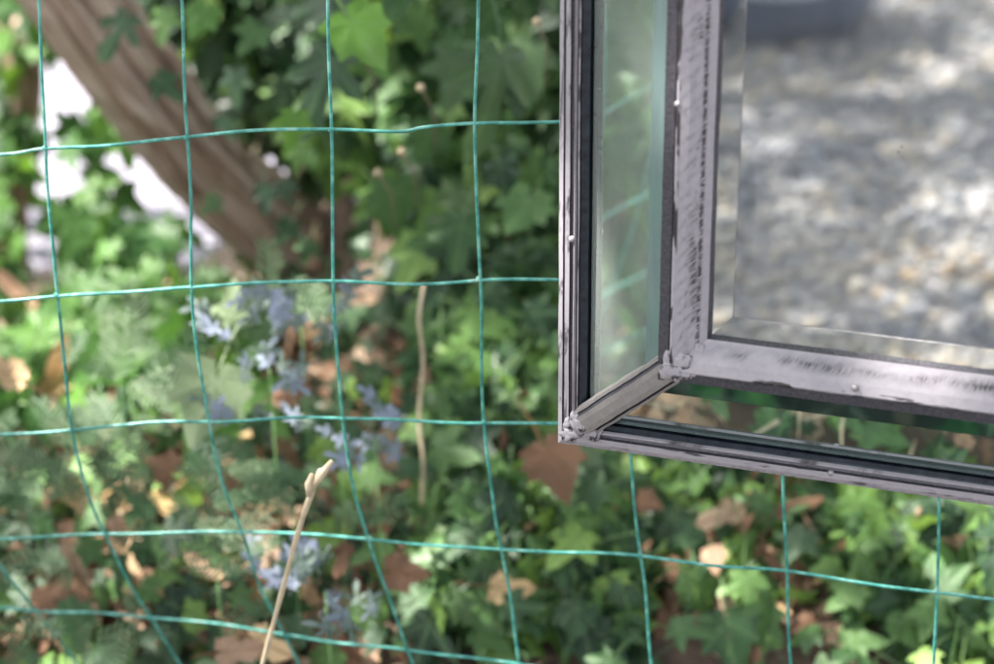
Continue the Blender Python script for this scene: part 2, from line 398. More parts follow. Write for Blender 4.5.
M_GRND = simple('gravelly_earth', (.16, .155, .16), .95, nscale=45, c2=(.36, .34, .33), bstr=1, bdist=.01)
g = grid_sheet('ground', xs, ys, zg, M_SOIL)
gs = grid_sheet('gravel_bed', np.concatenate([[-60, -20, -8], np.linspace(-4, 3, 20), [8, 20, 60]]), np.concatenate([[-60, -20, -8], np.linspace(-5, -.36, 20)]), lambda x, y: .001, M_GRND)
ph = grid_sheet('path', np.linspace(-9, 9, 20), np.linspace(1.45, 6.5, 12), lambda x, y: .004, M_PATH)
# gravel stones
def stone_field(n, x0, x1, y0, y1, s0, s1):
    ico = bmesh.new(); bmesh.ops.create_icosphere(ico, subdivisions=1, radius=1)
    IV = np.array([v.co for v in ico.verts], np.float32); IT = np.array([[v.index for v in f.verts] for f in ico.faces], np.int32); ico.free()
    k = len(IV); P = RS.rand(n, 2) * [x1 - x0, y1 - y0] + [x0, y0]
    S = s0 + (s1 - s0) * RS.rand(n) ** 2.2
    ax = S[:, None] * (0.7 + .6 * RS.rand(n, 3)); ax[:, 2] *= .55
    A = RS.rand(n) * 6.283; B = (RS.rand(n) - .5) * .8
    V = IV[None] * ax[:, None] * (1 + .22 * (RS.rand(n, k, 1) - .5))
    c, s = np.cos(B)[:, None], np.sin(B)[:, None]; X, Y, Z = V[..., 0], V[..., 1], V[..., 2]
    Y, Z = Y * c - Z * s, Y * s + Z * c
    c, s = np.cos(A)[:, None], np.sin(A)[:, None]; X, Y = X * c - Y * s, X * s + Y * c
    V = np.stack([X + P[:, :1], Y + P[:, 1:], Z + ax[:, 2:3] * .5 + .002], -1).reshape(-1, 3)
    T = (IT[None] + (np.arange(n) * k)[:, None, None]).reshape(-1, 3)
    return V, T, np.repeat(np.clip(RS.rand(n) * .72 + .14 + .42 * np.array([noise.noise(Vector((x * 4, y * 4, 5))) for x, y in P]), 0, 1), k)
m, nt, b = mat('gravel_stone')
t = N(nt, 'ShaderNodeAttribute', attribute_name='tint')
r = ramp(nt, t.outputs['Fac'], [(0, (.17, .18, .205)), (.3, (.25, .255, .27)), (.55, (.33, .32, .305)), (.72, (.40, .36, .30)), (.86, (.45, .385, .29)), (.97, (.46, .43, .38)), (1, (.42, .30, .18))])
tc = N(nt, 'ShaderNodeTexCoord'); nz = noisetex(nt, 120, 4, .6, tc.outputs['Object'])
k_ = N(nt, 'ShaderNodeMix', data_type='RGBA', blend_type='MULTIPLY'); k_.inputs[0].default_value = .5
L(nt, r.outputs[0], k_.inputs[6]); L(nt, nz.outputs[0], k_.inputs[7]); L(nt, k_.outputs[2], b.inputs['Base Color']); b.inputs['Roughness'].default_value = .85
V, T, ti = stone_field(50000, -3.0, .6, -3.1, -.42, .004, .0165)
tag(ob('gravel', mesh('gravel', V, T, False, {'tint': ti}, mats=(m,))), 'blue grey gravel with cream stones, seen in the mirror', 'gravel', kind='stuff')

# ------------------------------------------------------------------ wire fence
def fence_y(x, z):
    y = .075 - .13 * x
    if z < .56: y += lerp(.55, .0, min(1, max(0, (x + .35) / .6))) * (.56 - z) ** 1.6
    if x < -.45: y -= .9 * (-.45 - x) ** 1.5
    return y
def on_fence(px, py):
    d = ray(px, py); t = 1.4
    for _ in range(30):
        p = CAM + d * t; t += (fence_y(p.x, p.z) - p.y) / d.y * .8
    return CAM + d * t
fence = empty('wire_fence', (0, .045, 0), 'green plastic coated square mesh wire fence in front of the ivy', 'fence')
VW = [[(-118, -120), (-112, 0), (-105, 200), (-85, 400), (-35, 510), (0, 566), (60, 642), (110, 700)],
      [(33, -120), (39, 0), (45, 150), (52, 250), (62, 350), (73, 430), (88, 490), (105, 535), (133, 590), (165, 640), (200, 700)],
      [(178, -120), (182, 0), (187, 150), (193, 290), (205, 400), (222, 480), (244, 540), (268, 603), (310, 690)],
      [(324, -120), (327, 0), (331, 130), (333, 285), (340, 400), (352, 480), (371, 545), (389, 600), (425, 700)],
      [(478, -120), (478, 0), (476, 125), (479, 280), (484, 420), (493, 500), (503, 555), (512, 610), (525, 700)],
      [(630, -120), (629, 120), (629, 300), (630, 430), (633, 480), (640, 556), (650, 664), (654, 700)],
      [(783, -120), (783, 300), (784, 480), (787, 571), (791, 664), (793, 700)],
      [(938, -120), (938, 300), (938, 500), (937, 591), (935, 664), (934, 700)],
      [(1090, -120), (1090, 300), (1092, 600), (1090, 700)], [(1240, -120), (1244, 700)]]
HW = [[(-118, -12), (39, -8), (182, -14), (327, -22), (478, -26), (629, -30), (783, -34), (938, -40), (1240, -50)],
      [(-112, 160), (0, 155), (45, 148), (110, 145), (187, 138), (262, 131), (331, 130), (400, 131), (425, 127), (478, 124), (560, 123), (629, 121), (783, 118), (938, 112), (1240, 100)],
      [(-100, 306), (0, 300), (60, 295), (120, 291), (193, 287), (262, 285), (333, 282), (400, 284), (479, 279), (560, 280), (629, 279), (783, 278), (938, 276), (1240, 270)],
      [(-80, 438), (0, 434), (73, 430), (150, 424), (208, 422), (300, 419), (342, 419), (420, 421), (484, 422), (560, 422), (630, 424), (784, 430), (938, 436), (1240, 445)],
      [(-20, 538), (0, 538), (105, 534), (180, 531), (243, 532), (300, 535), (371, 539), (430, 545), (503, 549), (560, 552), (600, 553), (640, 556), (720, 567), (787, 571), (870, 583), (937, 591), (994, 599), (1092, 612), (1240, 628)],
      [(0, 609), (40, 612), (100, 614), (160, 619), (230, 626), (275, 633), (330, 641), (396, 648), (460, 657), (520, 665), (650, 684), (791, 700)]]
wr = random.Random(5)
def wire(pts3, name, r=.00115):
    P = smooth_path(pts3, 7)
    Q = []
    for i, p in enumerate(P):
        n_ = Vector((noise.noise(p * 14 + Vector((3, 0, 0))), noise.noise(p * 14 + Vector((0, 9, 0))), noise.noise(p * 14 + Vector((0, 0, 5)))))
        Q.append(p + n_ * .0022)
    o = ob(name, tube([q - fence.location for q in Q], r, 8, (M_WIRE,), name), fence); return o
def extend_v(pts):     # carry vertical wires on up to the fence top and down to the soil
    top, bot = pts[0], pts[-1]
    up = [Vector((top.x + .002 * i, fence_y(top.x, top.z + .1 * i), top.z + .1 * i)) for i in range(4, 0, -1)]
    z = bot.z; dn = []
    dx = (pts[-1].x - pts[-2].x) / max(.01, (pts[-2].z - pts[-1].z))
    while z > .04:
        z -= .06; zz = max(z, .0); dn.append(Vector((bot.x + dx * .4 * (bot.z - zz), fence_y(bot.x, zz), zz)))
    return up + pts + dn
for pv in VW: wire(extend_v([on_fence(*p) for p in pv]), 'vertical_wire')
for ph_ in HW:
    P = [on_fence(*p) for p in ph_]; l = P[0]; r_ = P[-1]
    le = [Vector((l.x - .1 * i, fence_y(l.x - .1 * i, l.z), l.z)) for i in range(6, 0, -1)]
    re = [Vector((r_.x + .1 * i, fence_y(r_.x + .1 * i, r_.z), r_.z)) for i in range(1, 5)]
    wire(le + P + re, 'horizontal_wire', .0012)
for i in range(1, 6):            # wires left of the frame, seen in the mirror border
    x = -.40 - .1 * i; wire([Vector((x, fence_y(x, z), z)) for z in np.linspace(1.0, .02, 12)], 'vertical_wire')

bmw = bmesh.new()
for pv in VW[1:8]:
    for ph_ in HW[1:]:
        best = None
        for i in range(len(pv) - 1):
            for j in range(len(ph_) - 1):
                (x1, y1), (x2, y2), (x3, y3), (x4, y4) = pv[i], pv[i + 1], ph_[j], ph_[j + 1]
                dd = (x2 - x1) * (y4 - y3) - (y2 - y1) * (x4 - x3)
                if abs(dd) < 1e-6: continue
                t_ = ((x3 - x1) * (y4 - y3) - (y3 - y1) * (x4 - x3)) / dd; u_ = ((x3 - x1) * (y2 - y1) - (y3 - y1) * (x2 - x1)) / dd
                if 0 <= t_ <= 1 and 0 <= u_ <= 1: best = (x1 + t_ * (x2 - x1), y1 + t_ * (y2 - y1))
        if best:
            r_ = bmesh.ops.create_icosphere(bmw, subdivisions=2, radius=.0021); c_ = on_fence(*best) - fence.location
            for v in r_['verts']: v.co = Vector((v.co.x * 1.1, v.co.y * .7, v.co.z)) * (1 + .3 * noise.noise(v.co * 900 + c_ * 50)) + c_
me = bpy.data.meshes.new('weld_joints'); bmw.to_mesh(me); bmw.free(); me.materials.append(M_WIRE)
tag(ob('weld_joints', me, fence), kind='stuff')

# ------------------------------------------------------------------ the mirror
def rot3(a, b, c): return Matrix.Rotation(b, 3, 'Y') @ Matrix.Rotation(a, 3, 'X') @ Matrix.Rotation(c, 3, 'Z')
MR = rot3(.41178, -.34719, -.13609)
cam_m = Matrix.Translation(CAM) @ CR.to_4x4()
loc_m = Matrix.Translation((.04038, -.07401, -DIST)) @ MR.to_4x4()
MM = cam_m @ loc_m
mir = ob('wall_mirror', None); mir.matrix_world = MM
tag(mir, 'large mirror with worn lavender grey metal frame hanging on the green wire fence', 'mirror')
MW, MH = .66, .86
def sweep_side(name, side, prof, mats, segmat, vs=None, step=.02):
    """one side of a mitred rectangular frame; prof = [(t, n)] across, metres from the outer edge"""
    ln = {0: MW, 1: MH, 2: MW, 3: MH}[side]; K = len(prof)
    nst = max(2, int(ln / step)); V = []; Fs = []; UV = []; mi = []
    for i in range(nst + 1):
        for (t, n) in prof:
            s = t + (ln - 2 * t) * i / nst
            if side == 0: p = (s, t, n)
            elif side == 1: p = (MW - t, s, n)
            elif side == 2: p = (MW - s, MH - t, n)
            else: p = (t, MH - s, n)
            w_ = .0004 * noise.noise(Vector((p[0] * 30 + side * 5, p[1] * 30, t * 200)))
            V.append((p[0] + w_, p[1] + w_, p[2] + w_))
    def uv(i, k): return (side * 1.37 + prof[k][0] * 0 + ln * i / nst, (vs[k] if vs else k / (K - 1)))
    for i in range(nst):
        for k in range(K - 1):
            a = i * K + k; Fs.append((a, a + K, a + K + 1, a + 1)); UV += [uv(i, k), uv(i + 1, k), uv(i + 1, k + 1), uv(i, k + 1)]
            mi.append(segmat[k])
    me = mesh(name, V, Fs, False, uvs=UV, mats=mats, mi=mi)
    return ob(name, me, mir)
outer = [(.0, -.020), (.0, -.001), (.0006, .0008), (.0035, .0018), (.0039, .0006), (.0046, .0006), (.005, .0022), (.0081, .0028), (.0086, .0008),
         (.0102, .0006), (.0106, .0026), (.0116, .0036), (.0128, .0032), (.0131, .0018), (.0134, .0026), (.0144, .0026), (.0148, .0003), (.0196, -.0008), (.0202, -.0060)]
outer_h = [(0, -.020), (0, -.001), (.0008, .0010), (.0045, .0030), (.0090, .0036), (.0098, .0014), (.0110, .0008), (.0115, .0024), (.0128, .0034), (.0142, .0036), (.0150, .0020), (.0156, .0006), (.0186, .0004), (.0187, -.0035)]
osmh = [0, 0, 0, 0, 1, 1, 2, 2, 0, 0, 3, 3, 3]
ohv = [min(1, t_ / .0090) for t_, _ in outer_h]
osm = [0, 0, 0, 1, 1, 1, 0, 1, 1, 1, 2, 2, 1, 1, 0, 3, 3, 3]
oviews = [t_ / .0216 for t_, _ in outer]
inner = [(.0765, .034), (.0770, .0398), (.0800, .0402), (.0835, .0408), (.0842, .0402), (.0850, .0428), (.0862, .0434), (.0925, .0418), (.0990, .0392), (.1048, .0362), (.1068, .0352), (.1076, .0335), (.1088, .0315), (.1096, .0280)]
ism = [1, 1, 1, 1, 1, 0, 0, 0, 0, 0, 1, 1, 1]
iv = [min(1, max(0, (t_ - .0850) / (.1068 - .0850))) for t_, _ in inner]
CL, CB, C1 = (.0204, -.0030), (.0188, -.0015), (.0772, .0385)
def glass_side(side):
    ln = MW if side in (0, 2) else MH
    bev = .0105 if side in (1, 3) else .0150
    C0 = CL if side in (1, 3) else CB
    tt = [C0[0], C1[0] - bev, C1[0]]
    nn = lambda t: C0[1] + (C1[1] - C0[1]) * (t - C0[0]) / (C1[0] - C0[0])
    def P(t, n, s):
        if side == 0: return (s, t, n)
        if side == 1: return (MW - t, s, n)
        if side == 2: return (MW - s, MH - t, n)
        return (t, MH - s, n)
    V = []; Fs = []; mi = []
    rows = [(tt[0], nn(tt[0]) - .003), (tt[0] + .001, nn(tt[0])), (tt[1], nn(tt[1])), (tt[2], nn(tt[2]) - .0022), (tt[2], nn(tt[2]) - .005)]
    for t, n in rows:
        V += [P(t, n, t + .004), P(t, n, ln - t - .004)]
    for k in range(4):
        a = 2 * k; Fs.append((a, a + 1, a + 3, a + 2)); mi.append([1, 0, 1, 1][k])
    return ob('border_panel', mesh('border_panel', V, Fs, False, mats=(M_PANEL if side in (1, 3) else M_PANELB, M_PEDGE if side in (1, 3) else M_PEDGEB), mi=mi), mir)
for s in range(4):
    if s in (1, 3): sweep_side('outer_strip', s, outer, (M_POUT, M_LEAD, M_BEAD, M_GLOSS), osm, oviews, .01)
    else: sweep_side('outer_strip', s, outer_h, (M_POUTH, M_LEAD, M_BEAD, M_GLOSS), osmh, ohv, .01)
    sweep_side('inner_strip', s, inner, (M_PIN if s in (1, 3) else M_PINH, M_LEAD), ism, iv, .01)
    glass_side(s)
# centre glass with a ground bevel all round
e0, e1 = .1085, .1216; zc = .0305
V = []; Fs = []
for t, n in ((e0, zc + .0006), (e1, zc)): V += [(t, t, n), (MW - t, t, n), (MW - t, MH - t, n), (t, MH - t, n)]
cg = ob('centre_mirror', mesh('centre_mirror', V[4:], [(0, 1, 2, 3)], mats=(M_MIRROR,)), mir)
bev = ob('bevel', mesh('bevel', V, [(i, (i + 1) % 4, 4 + (i + 1) % 4, 4 + i) for i in range(4)], mats=(M_BEVEL,)), cg)
# thin pale ground line where the bevel meets the flat
rim = []
for i in range(4):
    a, b_ = Vector(V[4 + i]), Vector(V[4 + (i + 1) % 4]); a.z += .0001; b_.z += .0001
    ob('bevel_line', tube([a, b_], .00022, 5, (M_RIVET,), 'bevel_line'), cg)
# mirrored specks
for (u, v) in ((.2166, .243), (.2150, .2395)):
    bm = bmesh.new(); bmesh.ops.create_icosphere(bm, subdivisions=1, radius=.0006); me = bpy.data.meshes.new('speck'); bm.to_mesh(me); bm.free(); me.materials.append(M_GLOSS)
    ob('speck', me, cg, (u, v, zc + .0002))
# back board
def box(name, a, b_, m, parent=None):
    bm = bmesh.new(); bmesh.ops.create_cube(bm, size=1)
    for v in bm.verts: v.co = Vector([lerp(a[i], b_[i], v.co[i] + .5) for i in range(3)])
    bmesh.ops.bevel(bm, geom=bm.edges[:], offset=.0008, segments=1, affect='EDGES')
    me = bpy.data.meshes.new(name); bm.to_mesh(me); bm.free(); me.materials.append(m); return ob(name, me, parent)
box('back_board', (.002, .002, -.022), (MW - .002, MH - .002, -.0145), M_BOARD, mir)
# corner strips over the mitre of the border panels
def corner_strip(cx, cy, sx, sy):
    a = Vector((.0175, .0175, .0045)); b_ = Vector((.0845, .0845, .0405)); d = (b_ - a); ln = d.length; d.normalize()
    side = Vector((1, -1, 0)).normalized(); up = side.cross(d); up = up if up.z > 0 else -up
    pr = [(-.0112, -.0060), (-.0104, -.0018), (-.0086, -.0012), (-.0080, -.0022), (-.0072, -.0006), (-.0065, .0012), (-.003, .0019), (.003, .0019), (.0065, .0012), (.0072, -.0006), (.0080, -.0022), (.0086, -.0012), (.0104, -.0018), (.0112, -.0060)]
    sm = [0, 0, 1, 1, 1, 0, 0, 0, 1, 1, 1, 0, 0]; n = 24; V = []; Fs = []; UV = []; mi = []
    for i in range(n + 1):
        t = i / n
        for q, h in pr:
            wob = 1 + .05 * noise.noise(Vector((t * 9, q * 80, cx)))
            p = a + d * ln * t + side * q * wob + up * (h + .0004 * noise.noise(Vector((t * 20, q * 200, 3))))
            x, y = p.x, p.y
            V.append((cx + sx * x, cy + sy * y, p.z))
    K = len(pr)
    for i in range(n):
        for k in range(K - 1):
            a_ = i * K + k; f = (a_, a_ + K, a_ + K + 1, a_ + 1)
            Fs.append(f if sx * sy < 0 else f[::-1]); q_ = [(ln * i / n + cx, k / (K - 1)), (ln * (i + 1) / n + cx, k / (K - 1)), (ln * (i + 1) / n + cx, (k + 1) / (K - 1)), (ln * i / n + cx, (k + 1) / (K - 1))]
            UV += q_ if sx * sy < 0 else q_[::-1]; mi.append(sm[k])
    return ob('corner_strip', mesh('corner_strip', V, Fs, False, uvs=UV, mats=(M_PDIAG, M_LEAD), mi=mi), mir)
def lump(name, p, r, m, squash=(1, 1, .5), amp=.45, freq=160, sub=3):
    bm = bmesh.new(); bmesh.ops.create_icosphere(bm, subdivisions=sub, radius=1)
    for v in bm.verts:
        c = v.co.copy(); k = 1 + (amp * 1.3) * noise.noise(c * 1.7 + Vector(p) * freq) + amp * .5 * noise.noise(c * 4 + Vector(p) * freq)
        v.co = Vector((c.x * r * squash[0], c.y * r * squash[1], c.z * r * squash[2])) * k
    me = bpy.data.meshes.new(name); bm.to_mesh(me); bm.free(); me.materials.append(m)
    me.polygons.foreach_set('use_smooth', [True] * len(me.polygons)); return ob(name, me, mir, p)
for (cx, cy, sx, sy) in ((0, 0, 1, 1), (MW, 0, -1, 1), (MW, MH, -1, -1), (0, MH, 1, -1)):
    corner_strip(cx, cy, sx, sy)
    P = lambda x, y, z: (cx + sx * x, cy + sy * y, z)
    for (x, y, z, r, q) in ((.0165, .0200, .005, .0056, (1, 1.2, .6)), (.0235, .0135, .004, .0052, (1.5, .8, .5)), (.0100, .0100, .003, .0050, (1.1, 1, .5)), (.0085, .0175, .0035, .0036, (.8, 1.1, .5))):
        lump('solder_joint', P(x, y, z), r * 1.15, M_SOLD, (q[0], q[1], q[2] * .7))
    for (x, y, z, r, q) in ((.0865, .0850, .0425, .0058, (1.2, 1, .45)), (.0925, .0915, .0425, .0050, (1.1, 1.2, .4)), (.0935, .0840, .0425, .0042, (1.7, .8, .4)), (.0835, .0920, .0420, .0038, (.7, 1.6, .4)), (.1010, .0990, .0385, .0042, (1.2, 1.2, .4))):
        lump('solder_joint', P(x, y, z - .0008), r * 1.15, M_SOLD, (q[0], q[1], q[2] * .75), amp=.3)
def mirror_point(px, py, n):       # photo pixel onto the plane n = const of the mirror
    Mi = MM.inverted(); o_ = Mi @ CAM; d = Mi.to_3x3() @ ray(px, py); t = (n - o_.z) / d.z; return o_ + d * t
for (px, py, n, r) in ((572, 239, .0025, .0024), (678, 104, .0425, .0022), (855, 388, .043, .0024), (831, 473, .0025, .0024), (655, 376, .030, .0017)):
    lump('rivet', mirror_point(px, py, n), r, M_RIVET if px != 655 else M_LEAD, (1, 1, .8), .15, 50, 2)
# two wire hooks that hold it to the fence
for u in (.16, .5):
    a = Vector((u, MH - .01, -.012)); pts = [a, a + Vector((0, .02, -.01)), a + Vector((0, .03, -.03)), a + Vector((0, .018, -.045)), a + Vector((0, .004, -.04))]
    ob('hanging_hook', tube(smooth_path(pts, 5), .0012, 6, (M_LEAD,), 'hanging_hook'), mir)

# ------------------------------------------------------------------ leaning tree trunk and its shading crown
tree = empty('shade_tree', (.3, 1.05, .3), 'leaning tree with pale furrowed brown bark, its trunk hung with ivy at the upper left', 'tree')
tp = [at(385, 340, 1.06), at(318, 272, 1.03), at(255, 218, 1.0), at(195, 158, .98), at(140, 88, .94), at(93, 22, .92), at(45, -45, .92), at(-30, -150, .95)]
top = tp[-1]
tp += [top + Vector((-.12, .05, .18)), top + Vector((-.25, .05, .5)), top + Vector((-.3, -.1, .95)), top + Vector((-.2, -.3, 1.5)), top + Vector((-.1, -.4, 2.2))]
tp = [tp[0] + Vector((.05, .05, -.28))] + tp
def barkr(a, t, ln):
    r_ = 1 + .13 * math.sin(3 * a + ln * 5) + .10 * noise.noise(Vector((math.cos(a) * 1.2, math.sin(a) * 1.2, ln * 3)))
    tw = a + ln * 2.0 + .5 * noise.noise(Vector((a * .8, ln * 7, 2)))
    g_ = noise.noise(Vector((math.cos(tw) * 5, math.sin(tw) * 5, ln * 4.0))); r_ += .30 * (g_ if g_ < 0 else g_ * .6) * 1.4
    r_ += .16 * noise.noise(Vector((math.cos(tw) * 12, math.sin(tw) * 12, ln * 16)))
    r_ += .10 * noise.noise(Vector((math.cos(tw) * 4, math.sin(tw) * 4, ln * 26)))
    return r_
ob('trunk', tube([p - tree.location for p in smooth_path(tp, 16)], lambda t: .050 - .010 * min(1, t * 1.2) + .035 * max(0, 1 - t * 6), 96, (M_BARK,), 'trunk', barkr), tree)
for pts in (
            [(20, 20, 1.5), (25, 100, 1.5), (12, 180, 1.5), (16, 320, 1.5)],):
    P = [at(*q) - tree.location for q in pts]
    ob('branch', tube(smooth_path(P, 10), lambda t: .026 - .010 * t, 32, (M_BARK,), 'branch', barkr), tree)
# unseen crown overhead, added between sun and fence, its gaps shaped to dapple the light
pile = Pile(); cr = random.Random(21)
def shaded(x, y):     # how dense the crown is over ground point (x, y)
    if y > 1.35: return .05
    if y > .75 and x < -.15: return .5
    if y > .7 and -.8 < x < -.02: return .42
    if y > .25: return .70 if x > -.1 else .60
    if y > -.5: return .92
    return .88
nclump = 0
while nclump < 15500:
    gx, gy = cr.uniform(-4.0, 3.2), cr.uniform(-3.8, 2.3)
    n1 = noise.noise(Vector((gx * 2.3, gy * 2.3, 1))) * .75 + noise.noise(Vector((gx * 6, gy * 6, 7))) * .45
    if cr.random() > 1: continue
    if n1 > (shaded(gx, gy) - .5) * 1.5: 
        nclump += 1; continue
    h = cr.uniform(2.7, 4.3); p = Vector((gx, gy, .4)) + SDIR * (h / SDIR.z)
    nn = Vector((cr.gauss(0, .6), cr.gauss(0, .6), 1)); s = cr.uniform(.07, .13)
    pile.add(GEO['broad'][cr.randrange(5)], leaf_matrix(p, nn, Vector((cr.gauss(0, 1), cr.gauss(0, 1), -.3)), s), cr.random()); nclump += 1
crown = pile.build('crown', M_CANOPY, tree); crown['kind'] = 'stuff'
for k in range(7):
    a = tp[-1]; tgt = Vector((cr.uniform(-2.5, 1.5), cr.uniform(-1.5, 1.5), .4)) + SDIR * (3.4 / SDIR.z); mid = a.lerp(tgt, .5) + Vector((0, 0, .25))
    ob('limb', tube([p - tree.location for p in smooth_path([a, mid, tgt], 8)], lambda t: .03 - .024 * t, 10, (M_BARK,), 'limb'), tree)

# ------------------------------------------------------------------ ivy
def ivy_depth(px, py):
    """distance plane (world y) of the foliage seen at a photo pixel"""
    right = min(1, max(0, (px - 230) / 200))
    yr = interp(py, [-80, 120, 300, 420, 520, 700], [.88, .80, .70, .60, .47, .33])
    yl = interp(py, [-80, 200, 330, 420, 520, 700], [1.25, 1.10, .82, .62, .45, .33])
    return lerp(yl, yr, right)
def ivy_nrm(rnd, up=.5, sp=.68):
    return Vector((rnd.gauss(-.05, sp), -1 + rnd.gauss(0, sp * .6), up + rnd.gauss(0, sp)))
def tipdir(rnd): return Vector((rnd.gauss(0, .8), rnd.gauss(0, .3), -1 + rnd.gauss(0, .5)))
tr_ = random.Random(99)
TAKEN = []
def scatter(n, region, rnd, mind):
    out = []; tries = 0
    while len(out) < n and tries < n * 60:
        tries += 1; px, py = rnd.uniform(region[0], region[2]), rnd.uniform(region[1], region[3])
        if not region[4](px, py): continue
        if any((px - a) ** 2 + (py - b_) ** 2 < mind * mind for a, b_ in out): continue
        out.append((px, py))
    return out
def trunk_d(px, py):     # signed distance to the right of the trunk line in photo pixels
    return ((px - 40) * (-260) + (py - 0) * (-260)) / 1.0 if False else ((px - 50) * 285 - (py + 30) * 280) / 399.0
def in_up(px, py):      # ivy curtain upper middle
    return trunk_d(px, py) > lerp(54, 62, min(1, max(0, py / 250))) and py < (430 if px > 340 else 330)
def in_low(px, py):
    if py < 310: return False
    if py > 330 and 640 < px < 860 and py > 540: return tr_.random() < .38      # patch of bare litter
    if px < 430: return False
    return True
def in_left(px, py):
    if not (px < 262 and 95 < py < 420 and trunk_d(px, py) < -46): return False
    for cx, cy, rx, ry in ((95, 160, 60, 42), (28, 238, 40, 58), (212, 258, 38, 32), (78, 88, 30, 32), (150, 200, 50, 26), (95, 235, 30, 14)):
        if ((px - cx) / rx) ** 2 + ((py - cy) / ry) ** 2 < 1: return tr_.random() < .085
    if py < 190: return tr_.random() < .16
    if px < 62 and py < 280: return tr_.random() < .10
    if px > 175 and py < 285: return tr_.random() < .07
    return tr_.random() < lerp(.25, 1, min(1, (py - 190) / 70))
specs = [('ivy_climber', 'mass of large dark green ivy leaves climbing beside the tree trunk, upper middle', 'upper ivy', (150, -90, 700, 430, in_up), 300, 17, M_IVY),
         ('ivy_ground_cover', 'low ivy spreading over fallen leaves below and right of the mirror', 'ground ivy', (400, 300, 1100, 720, in_low), 300, 17, M_IVY),
         ('ivy_bush', 'bright sunlit green ivy behind the fence at the left, under the trunk', 'sunlit ivy', (-110, 95, 260, 420, in_left), 190, 12, M_IVYB)]
for name, label, _, reg, n, md, m in specs:
    rnd = random.Random(hash(name) % 1000 if False else len(name) * 13)
    c = at((reg[0] + reg[2]) / 2, reg[3], .6)
    root = empty(name, (c.x, c.y, ground_z(c.x, c.y)), label, 'ivy')
    for px, py in scatter(n, reg, rnd, md):
        Y = ivy_depth(px, py) + rnd.uniform(-.07, .09); p = at(px, py, Y)
        big = name == 'ivy_climber'
        s = rnd.uniform(.042, .078) if big else rnd.uniform(.036, .066)
        if name == 'ivy_bush': s = rnd.uniform(.05, .09)
        kind = rnd.choice(['ivy', 'ivy', 'ivy_sharp', 'broad', 'oval'] if big else ['ivy', 'ivy', 'broad', 'ivy'])
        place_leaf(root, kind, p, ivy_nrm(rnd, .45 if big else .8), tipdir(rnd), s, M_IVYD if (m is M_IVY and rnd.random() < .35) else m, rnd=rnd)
    # deeper leaves behind, too many to count
    pl = Pile(); nb = {'ivy_climber': 3600, 'ivy_ground_cover': 3000, 'ivy_bush': 420}[name]
    for k in range(nb):
        px, py = rnd.uniform(reg[0] - 60, reg[2] + 120), rnd.uniform(reg[1] - 60, reg[3] + 30)
        if not reg[4](px, py): continue
        if name == 'ivy_ground_cover' and 640 < px < 860 and py > 540 and rnd.random() < .55: continue
        Y = ivy_depth(px, py) + .02 + rnd.random() ** 1.3 * (.45 if name == 'ivy_climber' else .18); p = at(px, py, Y)
        if p.z < ground_z(p.x, p.y) + .005: p.z = ground_z(p.x, p.y) + .01 + rnd.random() * .04
        kd = rnd.choice(['ivy', 'broad', 'ivy_sharp'])
        pl.add(GEO[kd][rnd.randrange(5)], leaf_matrix(p, ivy_nrm(rnd, .6, .7), tipdir(rnd), rnd.uniform(.036, .07)), rnd.random())
    o = pl.build('inner_foliage', M_IVYB if name == 'ivy_bush' else M_IVY, root); o['kind'] = 'stuff'
    # stems
    for k in range({'ivy_climber': 14, 'ivy_ground_cover': 9, 'ivy_bush': 5}[name]):
        for _ in range(40):
            px, py = rnd.uniform(reg[0], reg[2]), rnd.uniform(reg[1], reg[3])
            if reg[4](px, py): break
        pts = []; q = Vector((px, py)); d_ = rnd.uniform(-.6, .6)
        for s in range(5):
            pts.append(at(q.x, q.y, ivy_depth(q.x, q.y) + rnd.uniform(.03, .10)) - root.location)
            q += Vector((math.sin(d_) * 45, 45 * math.cos(d_))); d_ += rnd.uniform(-.4, .4)
        ob('stem', tube(smooth_path(pts, 5), rnd.uniform(.0018, .0035), 6, (M_STEM,), 'stem'), root)
    if name == 'ivy_climber':
        hero = [(222, 120, 'ivy', .045, .82, M_IVYD), (265, 190, 'ivy', .05, .8, M_IVYD), (290, 225, 'ivy', .05, .8, M_IVY), (300, 150, 'ivy', .06, .8, M_IVY), (165, 15, 'ivy', .06, .8, M_IVY), (310, 245, 'ivy', .045, .8, M_IVY), (352, 22, 'broad', .095, .45, M_IVYB), (296, 118, 'ivy', .06, .5, M_IVYB), (462, 225, 'ivy', .085, .55, M_IVY), (500, 165, 'broad', .06, .55, M_IVYD), (330, 60, 'ivy_sharp', .10, .55, M_IVYD),
                (500, 60, 'ivy_sharp', .12, .5, M_IVYD), (160, 80, 'ivy', .055, .7, M_IVY), (125, 20, 'ivy_sharp', .065, .75, M_IVYD), (205, 10, 'broad', .06, .7, M_IVYB), (235, 75, 'ivy', .06, .7, M_IVYD), (215, 200, 'ivy', .04, .75, M_IVYD), (285, 185, 'ivy', .045, .75, M_IVYD), (255, 30, 'ivy', .06, .75, M_IVY)]
        for px, py, kd, s, Y, mm in hero:
            place_leaf(root, kd, at(px, py, Y), Vector((rnd.gauss(0, .35), -1, .45)), Vector((rnd.gauss(0, .6), 0, -1)), s * .74, mm, rnd=rnd)
        pb = Pile()
        for k in range(900):
            px, py = rnd.uniform(150, 420), rnd.uniform(-100, 300)
            if trunk_d(px, py) < 22: continue
            pb.add(GEO['ivy'][rnd.randrange(5)], leaf_matrix(at(px, py, rnd.uniform(1.15, 1.4)), ivy_nrm(rnd), tipdir(rnd), rnd.uniform(.05, .08)), rnd.random())
        pb.build('rear_foliage', M_IVYD, root)['kind'] = 'stuff'
